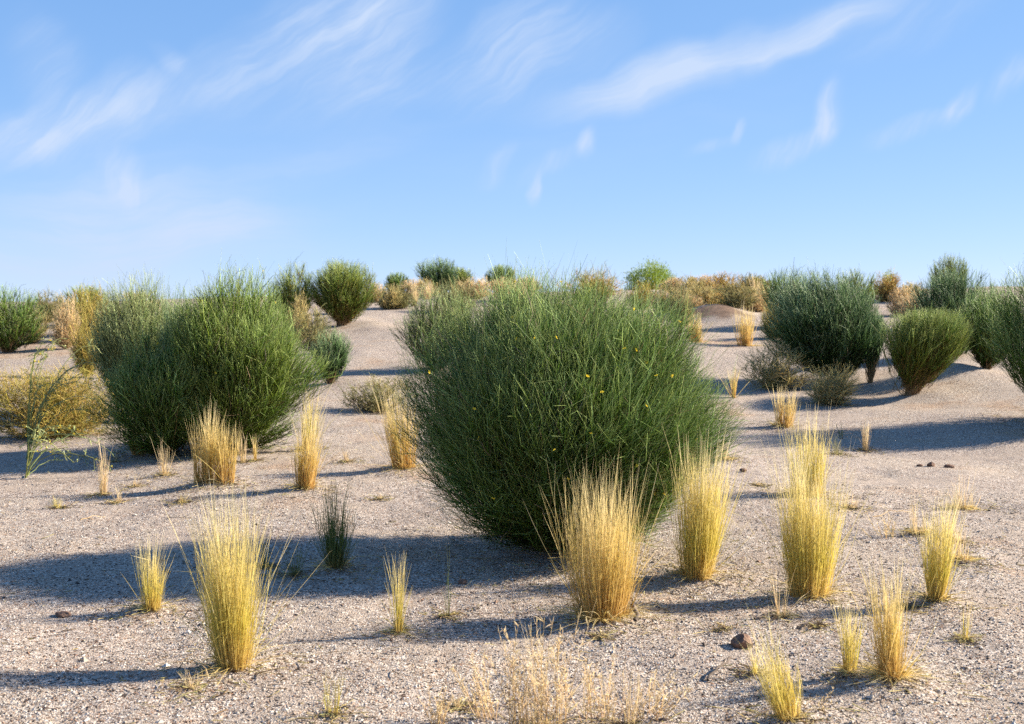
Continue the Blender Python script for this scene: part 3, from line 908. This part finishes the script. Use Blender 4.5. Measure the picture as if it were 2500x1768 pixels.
bush('green skyline bush at the far left', 130, 250, 638, 720, 190, M_YELLOWGREEN, .9, at=29.0)
dry('tan scrub on the slope right of the bush at the far left edge', 20, 120, 690, 770, M_TAN, dens=.8)
bush('bush at the far left edge beyond the olive mixed shrub', -60, 100, 640, 790, 20, M_GREEN, .9)
dry('tan scrub at the left end of the broken bank', 1505, 1585, 646, 704, M_TAN, at=BANK + 2.6)
dry('pale scrub between broken bank and silvery bush', 1655, 1735, 652, 712, M_PALE, at=BANK + 1.2, dens=.8)
dry('olive scrub on the slope behind the right shoulder of the largest bush', 1490, 1560, 640, 700, M_OLIVE, at=27.5)
dry('straw scrub on the crest below the yellow-flecked shrub', 1260, 1400, 622, 660, M_PALE, at=37.0, dens=.8)
dry('yellow-green scrub on the far left slope beside the olive mixed shrub', 150, 235, 680, 760, M_YELLOWBUSH, at=20.0, dens=.9)
dry('low tan scrub at the left foot of the vase-shaped bush', 640, 700, 660, 715, M_TAN, at=25.5, dens=.8)
dry('tan scrub on the crest behind the pale grey-green bush', 250, 360, 650, 700, M_TAN, at=33.0, dens=.7)
dry('straw scrub on the slope right of the orange-and-green shrub', 2010, 2090, 650, 705, M_PALE, at=26.0, dens=.7)
dry('pale yellow scrub on the crest behind the broken bank', 1545, 1625, 616, 662, M_PALE, at=38.0, dens=.9)
dry('straw scrub on the bank top beside the orange low shrub', 1520, 1580, 662, 708, M_PALE, at=BANK + .9, dens=.9)
dry('yellow-green scrub on the crest left of the silvery bush', 1670, 1740, 618, 664, M_YELLOWBUSH, at=36.5, dens=.9)
dry('pale scrub on the crest between leafy shrub and tan skyline shrub', 1480, 1540, 622, 664, M_PALE, at=38.5, dens=.9)
dry('straw scrub on the crest right of the vase-shaped bush', 810, 870, 634, 676, M_PALE, at=36.0, dens=.8)
dry('grey-green scrub low on the far left crest', 60, 150, 650, 705, M_OLIVE, at=30.0, dens=.9)
dry('yellow scrub on the crest behind the spiky skyline bush', 940, 1010, 618, 660, M_YELLOWBUSH, at=41.0, dens=.8)
dry('broad straw scrub at the head of the path, left half', 842, 905, 640, 690, M_TAN, at=33.0, dens=1.1)
dry('straw scrub on the skyline between the tiny round and spiky bushes', 895, 960, 626, 680, M_PALE, at=38.0, dens=.8)
dry('low peach-coloured scrub below the low spreading skyline bush', 1020, 1110, 622, 672, M_PALE, at=36.0, dens=.8)
dry('low straw scrub below the small skyline bush', 1095, 1190, 622, 668, M_PALE, at=35.0, dens=.8)
dry('tan scrub under the bright leafy shrub', 1400, 1475, 632, 672, M_YELLOWBUSH, at=33.0, dens=.8)
dry('wide tan scrub on the slope below the reddish brown shrub', 1530, 1640, 636, 688, M_TAN, at=31.0, dens=1.1)
dry('tan scrub between reddish brown shrub and broad brown shrub', 1600, 1700, 632, 684, M_OLIVE, at=30.0)
dry('yellowish scrub at the left foot of the silvery bush', 1700, 1765, 680, 760, M_YELLOWBUSH, dens=.9)
dry('pale grass scrub on the slope left of the far-right dark bush', 1985, 2060, 640, 690, M_PALE, at=29.0, dens=.7)
dry('dry scrub on the far left slope under the skyline bush', 112, 180, 660, 722, M_PALE, at=24.0, dens=.8)
leafy('bright fresh green leafy shrub on the skyline', 1402, 1514, 586, 640, at=44.0, dens=1.4, leaf=.03)
leafy('small dark leafy cap growing on the orange skyline shrub', 1975, 2012, 606, 640, at=33.6, dens=.8)

# ---- straw field along the skyline: tufts one by one
for i, (x, b, t_, w, lab) in enumerate([
        (925, 655, 628, 22, 'short straw tuft on the skyline right of the tiny round bush'), (958, 660, 630, 26, 'straw tuft at the left foot of the spiky skyline bush'),
        (1062, 645, 622, 28, 'straw tuft at the right foot of the low spreading skyline bush'), (1085, 648, 618, 26, 'straw tuft left of the small skyline bush'),
        (1165, 642, 618, 24, 'straw tuft right of the small skyline bush'), (1190, 640, 615, 22, 'straw tuft just left of the largest bush top'),
        (1535, 668, 630, 30, 'straw tuft in front of the tan skyline shrub'), (1610, 690, 648, 30, 'straw tuft behind the bank crest'),
        (1700, 640, 615, 24, 'straw tuft between dry skyline shrubs and silvery bush')]):
    tuft(lab, x, b, t_, w, w * .8, M_PALE, 90, at=34.0 + (i % 4) * 2, spread=.4, hmin=.4, group='straw tufts on the skyline')

# ---- the grass tufts
tuft('tall yellow-green tuft at the left front, the nearest large one', 524, 1492, 1120, 150, 92, M_LIME, 820, thatch=90, stray=.05)
tuft('small yellow tuft on gravel left of the tall front tuft', 340, 1366, 1205, 78, 48, M_LIME, 210, thatch=40, stray=.08)
tuft('dark green tuft standing in the shadow of the largest bush', 752, 1272, 1085, 92, 44, M_GREENGRASS, 260, spread=.2)
tuft('thin yellow tuft just before the edge of the big shadow', 895, 1420, 1235, 46, 26, M_LIME, 75, stray=.1, hmin=.3)
tuft('sparse tuft of a few upright blades right of the thin yellow tuft', 1004, 1382, 1225, 34, 12, M_GREENGRASS, 16, hmin=.3, stray=.1)
tuft('broad golden tuft in front of the foot of the largest bush', 1350, 1380, 1075, 200, 130, M_STRAW, 1000, thatch=300, stray=.05, spread=.2)
tuft('dense pale yellow tuft against the lower right of the largest bush', 1560, 1290, 1005, 135, 88, M_LIME, 780, thatch=130, stray=.03)
tuft('dense lime tuft, thickest of those on the open gravel', 1816, 1332, 1035, 152, 100, M_LIME, 950, thatch=120, stray=.03)
tuft('yellow tuft right behind the dense lime tuft', 1814, 1110, 925, 105, 66, M_LIME, 420, thatch=40)
tuft('slender yellow-green tuft near the right side of the gravel', 2096, 1345, 1112, 92, 44, M_LIME, 380, thatch=60)
tuft('loose golden tuft with messy fallen straw at the lower right', 2000, 1518, 1260, 118, 72, M_STRAW, 300, thatch=330, stray=.1, hmin=.25)
tuft('thin greenish tuft beside the loose golden tuft', 1902, 1510, 1335, 52, 34, M_LIME, 90, hmin=.3)
tuft('wispy little tuft in front of the dense lime tuft', 1752, 1385, 1268, 28, 16, M_PALE, 28, thatch=24, hmin=.3)
tuft('orange-gold tuft beside the long shadow on the right', 1754, 957, 866, 64, 48, M_STRAW, 230, thatch=80)
tuft('small pale tuft alone in the gravel below the long right shadow', 1938, 1010, 940, 34, 22, M_PALE, 60)
tuft('flat pale heap of dead grass right of the largest bush', 1628, 1030, 985, 44, 40, M_PALE, 50, thatch=150, hmin=.3)
tuft('golden tuft overlapped by the left side of the largest bush', 905, 1050, 872, 78, 58, M_STRAW, 430, thatch=60, lean=(-.06, 0))
tuft('left and larger golden tuft of the joined pair', 458, 1083, 918, 66, 54, M_STRAW, 430, thatch=50)
tuft('right and smaller golden tuft of the joined pair', 506, 1083, 942, 50, 42, M_STRAW, 290, thatch=40)
tuft('golden column-like tuft at the right end of the broad bush', 684, 1094, 925, 64, 50, M_STRAW, 420, thatch=70)
tuft('yellow-green tuft showing above the golden column-like tuft', 688, 1010, 862, 44, 36, M_LIME, 170)
tuft('dull tuft shaded under the left part of the broad bush', 316, 1018, 928, 62, 40, M_STRAW, 160)
tuft('ragged pale sprout left of the joined pair', 368, 1066, 990, 40, 22, M_PALE, 40, spread=.4)
tuft('thin pale tuft at the left side below the broad bush', 228, 1110, 990, 38, 22, M_PALE, 70, spread=.25)
tuft('single seed stalk beside the thin pale tuft', 258, 1036, 995, 10, 5, M_PALE, 5)
tuft('faint little sprout left of two in front of the broad bush', 545, 1038, 970, 18, 12, M_PALE, 26)
tuft('faint little sprout right of two in front of the broad bush', 573, 1034, 970, 20, 14, M_STRAW, 36)
tuft('tall golden tuft at the foot of the broken bank', 1673, 776, 688, 52, 40, M_STRAW, 240)
tuft('squat golden tuft touching the right shoulder of the largest bush', 1562, 768, 702, 60, 50, M_STRAW, 220)
tuft('slim golden tuft at the right tip of the largest bush', 1643, 892, 822, 30, 22, M_STRAW, 90)
tuft('thin lime blades at the bottom edge, left of centre', 742, 1605, 1490, 52, 34, M_LIME, 34, hmin=.3)
tuft('lime tuft leaning left at the bottom edge', 1768, 1612, 1420, 120, 60, M_LIME, 210, lean=(-.38, 0), hmin=.35, bend=.14)
tuft('short lime sprout beside the brown stone', 1690, 1512, 1430, 40, 12, M_LIME, 26, lean=(-.2, 0), spread=.5)
tuft('meagre yellow sprout at the right edge of the gravel', 2165, 1436, 1335, 26, 16, M_LIME, 24, thatch=24)
tuft('low dry tan heap behind the slender tuft', 2060, 1196, 1110, 60, 50, M_PALE, 40, thatch=130, hmin=.3)
tuft('low dry tan heap at the right edge', 2162, 1256, 1160, 70, 50, M_PALE, 40, thatch=160, hmin=.3)
tuft('wispy peach-coloured dry heap high at the right edge', 2158, 1140, 1065, 80, 60, M_PALE, 60, thatch=180, hmin=.3, spread=.5)
tuft('small dull tuft in the shadow right of the tall front tuft', 656, 1292, 1205, 52, 20, M_GREENGRASS, 40, spread=.6)
tuft('tiny green tuft in the shadow behind the tall front tuft', 596, 1272, 1195, 36, 22, M_GREENGRASS, 50)
tuft('tiny dead tuft on gravel left of the golden overlapped tuft', 778, 1036, 1000, 30, 14, M_PALE, 24, thatch=30, spread=.5)

for x, b, t_, w, mt, lab in [
        (301, 1092, 1066, 26, M_PALE, 'pale seedling right of the thin pale tuft at the left'), (262, 1128, 1100, 22, M_PALE, 'sparse seedling below the thin pale tuft at the left'),
        (407, 1128, 1098, 34, M_STRAW, 'brown stubbly clump between the thin pale tuft and joined pair'), (130, 1140, 1105, 22, M_LIME, 'yellowish seedling at the left edge of the middle gravel'),
        (1622, 1412, 1392, 26, M_STUB, 'small brown stubble above the brown stone'), (1828, 1408, 1376, 44, M_STUB, 'dead brown stubble below the dense lime tuft'),
        (2035, 1365, 1340, 34, M_STUB, 'dark stubble left of the slender yellow-green tuft'), (1905, 1140, 1098, 46, M_PALE, 'faint dry sprigs right of the yellow tuft behind the lime one'),
        (2150, 1215, 1180, 40, M_PALE, 'dry sprigs behind the slender yellow-green tuft'), (1348, 1430, 1408, 20, M_PALE, 'pale seedling just before the broad golden tuft'),
        (430, 1545, 1490, 60, M_PALE, 'bare dry sprigs at the foot of the tall front tuft'), (1030, 1590, 1545, 50, M_PALE, 'thin dry sprigs at the bottom edge, left of the feathery plants'),
        (850, 1120, 1100, 20, M_PALE, 'tiny sprig on open gravel left of the largest bush'), (1700, 1090, 1068, 24, M_PALE, 'tiny sprig on open gravel right of the pale yellow tuft'),
        (1880, 1020, 980, 40, M_OLIVE, 'thin olive sprigs left of the small pale tuft alone')]:
    tuft(lab, x, b, t_, w, w * .3, mt, 30, thatch=26, spread=.7, hmin=.3, stray=.3, bend=.3, group='small dry sprigs on the gravel', cat='dry sprig', name='dry_sprig')

# ---- feathery dry plants of the bottom edge and the right slope
tuft('loose pale blades among the feathery plants at the bottom edge', 1205, 1640, 1385, 130, 90, M_PALE, 48, hmin=.35, thatch=30)
tuft('pale blades at the right of the feathery plants at the bottom edge', 1400, 1630, 1460, 110, 80, M_PALE, 36, hmin=.35, spread=.4, thatch=30)
dry_herb('tallest feathery dry plant at the bottom edge', 1240, 1640, 1370, 110, 22, 18, spread=.2)
dry_herb('feathery dry plant with a long bare stalk at the bottom edge', 1160, 1640, 1395, 60, 12, 22, spread=.15)
dry_herb('low feathery dry plant, left of the tallest at the bottom', 1090, 1610, 1450, 100, 18, 16, lean=(-.2, 0))
dry_herb('low feathery dry plant, right of the tallest at the bottom', 1340, 1620, 1450, 130, 19, 16)
dry_herb('spreading pale dry plant right of centre at the bottom edge', 1450, 1610, 1470, 150, 20, 17, lean=(.1, 0), spread=.6)
dry_herb('faint dry sprigs at the bottom left of the tallest feathery plant', 985, 1630, 1520, 70, 16, 22)
dry_herb('feathery upright dry spike behind the tallest bottom plant', 1252, 1500, 1372, 26, 3, 26, spread=.1)
dry_herb('thin flowering stalks above the yellow tuft behind the lime one', 1888, 985, 930, 26, 4, 10, M_OLIVE)
dry_herb('loose pale sprigs low between lime tuft and right edge', 1985, 1205, 1140, 110, 10, 14, M_PALE, spread=.9)
dry_herb('dry drooping sprig right of the leaning lime tuft', 1820, 1592, 1530, 90, 5, 16, M_PALE, lean=(.8, 0))

# ---- yellow shrub and wiry flowering branches at the left edge
dry('golden-yellow rounded shrub at the left edge below the broad bush', -30, 268, 820, 978, M_YELLOWBUSH, dens=1.7, nstem=60, mid=.24, pd=3.0, lobes=.4, ls=.26)


def wiry(label, bx, base, rows, at=None):
    rng = nrng()
    p = hit(bx, base); m = mpp(p[1]); px = p[1] / F_PX * 2500 / 1024
    t = thing('wiry_shrub', p, label, 'shrub', 'wiry flowering shrubs')
    st = Strands(); lv = Strands()
    fm = flower_mesh(rng, max(.012, 1.5 * px))
    nfl = 0
    for (ex, ey, sag) in rows:
        e = np.array([(ex - bx) * m, rng.normal() * .25, (base - ey) * m])
        c = e * np.array([.12 + .3 * rng.random(), .45, 0]) + np.array([0, 0, e[2] * (.75 + .4 * rng.random()) + 1.3 * sag * m])
        tt = np.linspace(0, 1, 14)[:, None]
        Q = 2 * c * tt * (1 - tt) + e * tt ** 2 + rng.normal(size=(14, 3)) * .006
        st.add(Q[None], (.0046 * (1 - .5 * tt[:, 0]))[None], [rng.random()], [rng.random()], 4, rng)
        k = 12
        for j in rng.integers(4, 14, k):
            d = norm(rng.normal(size=3) + np.array([.5, 0, .2]))
            l = .03 + .06 * rng.random()
            t5 = np.linspace(0, 1, 5)[:, None]
            q = Q[j] + d * l * t5 + np.array([0, 0, -.2]) * l * t5 ** 2
            st.add(q[None], np.full((1, 5), .0028), [rng.random()], [rng.random()], 3, rng)
            lv.leaves(q[2:], np.repeat(d[None], 3, 0) + rng.normal(size=(3, 3)) * .6, np.full(3, .02), np.full(3, .005), rng.random(3), rng.random(3), rng)
            if rng.random() < .28:
                f = link('flower', fm, t, q[-1]); f.rotation_euler = (rng.normal(), rng.normal(), 0)
    link('branch', st.build('branch', M_WIRY), t)
    link('foliage', lv.build('foliage', M_WIRY, False), t)
    return t


wiry('wiry green branches with yellow flowers arching over the golden-yellow shrub', 62, 1030,
     [(235, 830, 60), (190, 800, 70), (165, 765, 50), (262, 872, 60), (250, 905, 70), (205, 855, 60), (140, 800, 60), (228, 945, 60), (182, 775, 30), (120, 760, 20), (150, 880, 70), (90, 790, 30), (215, 812, 40)])
wiry('wiry green branches with yellow flowers trailing low before the golden shrub', 58, 1072,
     [(262, 1000, 70), (218, 1010, 60), (190, 1028, 50), (244, 1052, 60), (170, 968, 60), (152, 1048, 30), (208, 985, 70), (132, 992, 50), (110, 960, 40)])

# ---- stones, sticks, litter
STONE = stone_mat()


def stone(label, px_, py_, wpx, hpx, group='brown stones on the gravel'):
    rng = nrng()
    p = hit(px_, py_); m = mpp(p[1])
    import bmesh
    bm = bmesh.new(); bmesh.ops.create_icosphere(bm, subdivisions=3, radius=1)
    me = bpy.data.meshes.new('stone'); bm.to_mesh(me); bm.free()
    v = np.array([x.co[:] for x in me.vertices])
    cuts = norm(rng.normal(size=(11, 3)))
    for c in cuts:
        dd = v @ c; lim = .62 + .25 * rng.random()
        v = v - np.maximum(dd - lim, 0)[:, None] * c * .85
    v = v * (1 + .05 * rng.normal(size=(len(v), 1)))
    v = v * np.array([wpx * m / 2, wpx * m / 2 * .85, hpx * m / 2]) / .85 + np.array([0, 0, hpx * m * .32])
    me.vertices.foreach_set('co', v.astype(np.float32).ravel())
    me.materials.append(STONE); me.polygons.foreach_set('use_smooth', np.zeros(len(me.polygons), bool)); me.update()
    return tag(link('stone', me, None, p), label, 'stone', group)


stone('largest brown stone, behind the short lime sprout', 1664, 1452, 46, 34)
stone('small rusty stone at the lower edge of the big shadow', 1036, 1310, 20, 14)
stone('dark little stone, left of three on the right gravel', 2062, 1046, 13, 6)
stone('dark little stone, middle and tallest of three on the right gravel', 2088, 1046, 18, 12)
stone('dark little stone, right of three on the right gravel', 2128, 1049, 20, 9)
stone('small dark stone on gravel below the pale heap', 1666, 1058, 16, 9)
stone('dark flat stone at the left edge of the front gravel', 140, 1382, 34, 12)
stone('little dark stone left of the dark green tuft', 405, 1125, 14, 9)


def stick(label, x0, y0, x1, y1, r=.004, rise=.02, mat=M_DEADWOOD, forks=2, group='dead sticks on the gravel'):
    rng = nrng()
    p = hit(x0, y0); q = hit(x1, y1)
    t = np.linspace(0, 1, 9)[:, None]
    Q = (q - p) * t + np.array([0, 0, 1.0]) * (r + rise * np.sin(t * 2.6)) + rng.normal(size=(9, 3)) * .005
    st = Strands(); st.add(Q[None], (r * (1 - .55 * t[:, 0]))[None], [.5], [rng.random()], 6, rng)
    Ln = np.linalg.norm(q - p)
    for j in range(forks):
        i = int(rng.integers(2, 7)); d = norm((q - p) / Ln + rng.normal(size=3) * .6 + np.array([0, 0, .3]))
        t5 = np.linspace(0, 1, 5)[:, None]
        st.add((Q[i] + d * Ln * .3 * t5 - np.array([0, 0, .03]) * t5 ** 2)[None], (r * .55 * (1 - .6 * t5[:, 0]))[None], [.5], [rng.random()], 4, rng)
    return tag(link('dead_stick', st.build('dead_stick', mat), None, p), label, 'stick', group)


stick('grey stub of wood standing right of the broad golden tuft', 1425, 1398, 1417, 1368, .012, .05, forks=1)
stick('long pale straw stalk lying right of the broad golden tuft', 1400, 1372, 1500, 1366, .004, .012, M_PALE)
stick('dark bent stick lying left of the leaning lime tuft', 1585, 1530, 1640, 1490, .006, .03)
stick('thin dark stick lying in front of the dense lime tuft', 1695, 1392, 1745, 1372, .006, .01)
stick('curved twig on the gravel between two dense yellow tufts', 1615, 1302, 1690, 1285, .0028, .03)
stick('thin twig lying left of the wispy pale tuft', 180, 1168, 235, 1160, .003, .008, M_PALE)
stick('dark twig lying below the ragged pale sprout', 365, 1165, 432, 1163, .0035, .006)
stick('thin dark twig crossing the lower right gravel', 2010, 1430, 2140, 1392, .003, .01)
stick('dark twig half buried near the little dark stone', 375, 1135, 408, 1118, .005, .01)
stick('dry twig bundle lying before the tall front tuft', 425, 1492, 468, 1540, .0022, .05, M_PALE, 4)
stick('dead clump of dark twigs right of the wispy little tuft', 1790, 1412, 1850, 1396, .005, .02, forks=4)
stick('dead twig clump below the long right shadow', 1905, 1120, 1965, 1112, .004, .015, forks=4)
stick('pale twig lying before the low dry tan heap', 1960, 1160, 2040, 1150, .003, .02, M_PALE, 3)


def litter():
    """straw bits, seeds and twig scraps between the grains"""
    rng = np.random.default_rng(77)
    n = 5200
    y = 3.8 * (16 / 3.8) ** rng.random(n); x = (rng.random(n) * 2 - 1) * (.46 * y + .3)
    k = vnoise(x / .7, y / .7, 31) + vnoise(x / .2, y / .2, 32) * .6 + rng.normal(size=n) * .15 > .12
    x, y = x[k], y[k]
    for (p, r, f) in ROOTS:
        if p[1] > 17: continue
        c = int(min(1100, 1500 * r * f)) + 40
        rr = r * np.abs(rng.normal(size=c)) * .8; aa = rng.random(c) * 6.283
        x = np.concatenate([x, p[0] + rr * np.cos(aa)]); y = np.concatenate([y, p[1] + rr * np.sin(aa)])
    n = len(x)
    a = rng.random(n) * 6.283; L = .012 + .07 * rng.random(n) ** 2.5
    d = np.stack([np.cos(a), np.sin(a), .25 * rng.random(n)], -1)
    t = np.linspace(0, 1, 4)[None, :, None]
    P = np.stack([x, y, height(x, y) + .006], -1)
    Q = P[:, None] + d[:, None] * L[:, None, None] * t + rng.normal(size=(n, 1, 3)) * np.array([.2, .2, .1]) * L[:, None, None] * t ** 2
    R = np.full((n, 4), .0014) * (.6 + 1.1 * rng.random((n, 1)))
    pick = rng.random(n) < .5
    for name, k, mat, lab in (('straw_litter', pick, M_TAN, 'scattered pale straw bits on the gravel'), ('twig_litter', ~pick, M_STUB, 'scattered brown twig scraps on the gravel')):
        st = Strands(); st.add(Q[k], R[k], rng.random(int(k.sum())), rng.random(int(k.sum())), 3, rng)
        o = link(name, st.build(name, mat)); o['kind'] = 'stuff'
        tag(o, lab, 'litter')


litter()
print('objects', len(bpy.data.objects), 'polys', sum(len(m.polygons) for m in bpy.data.meshes))
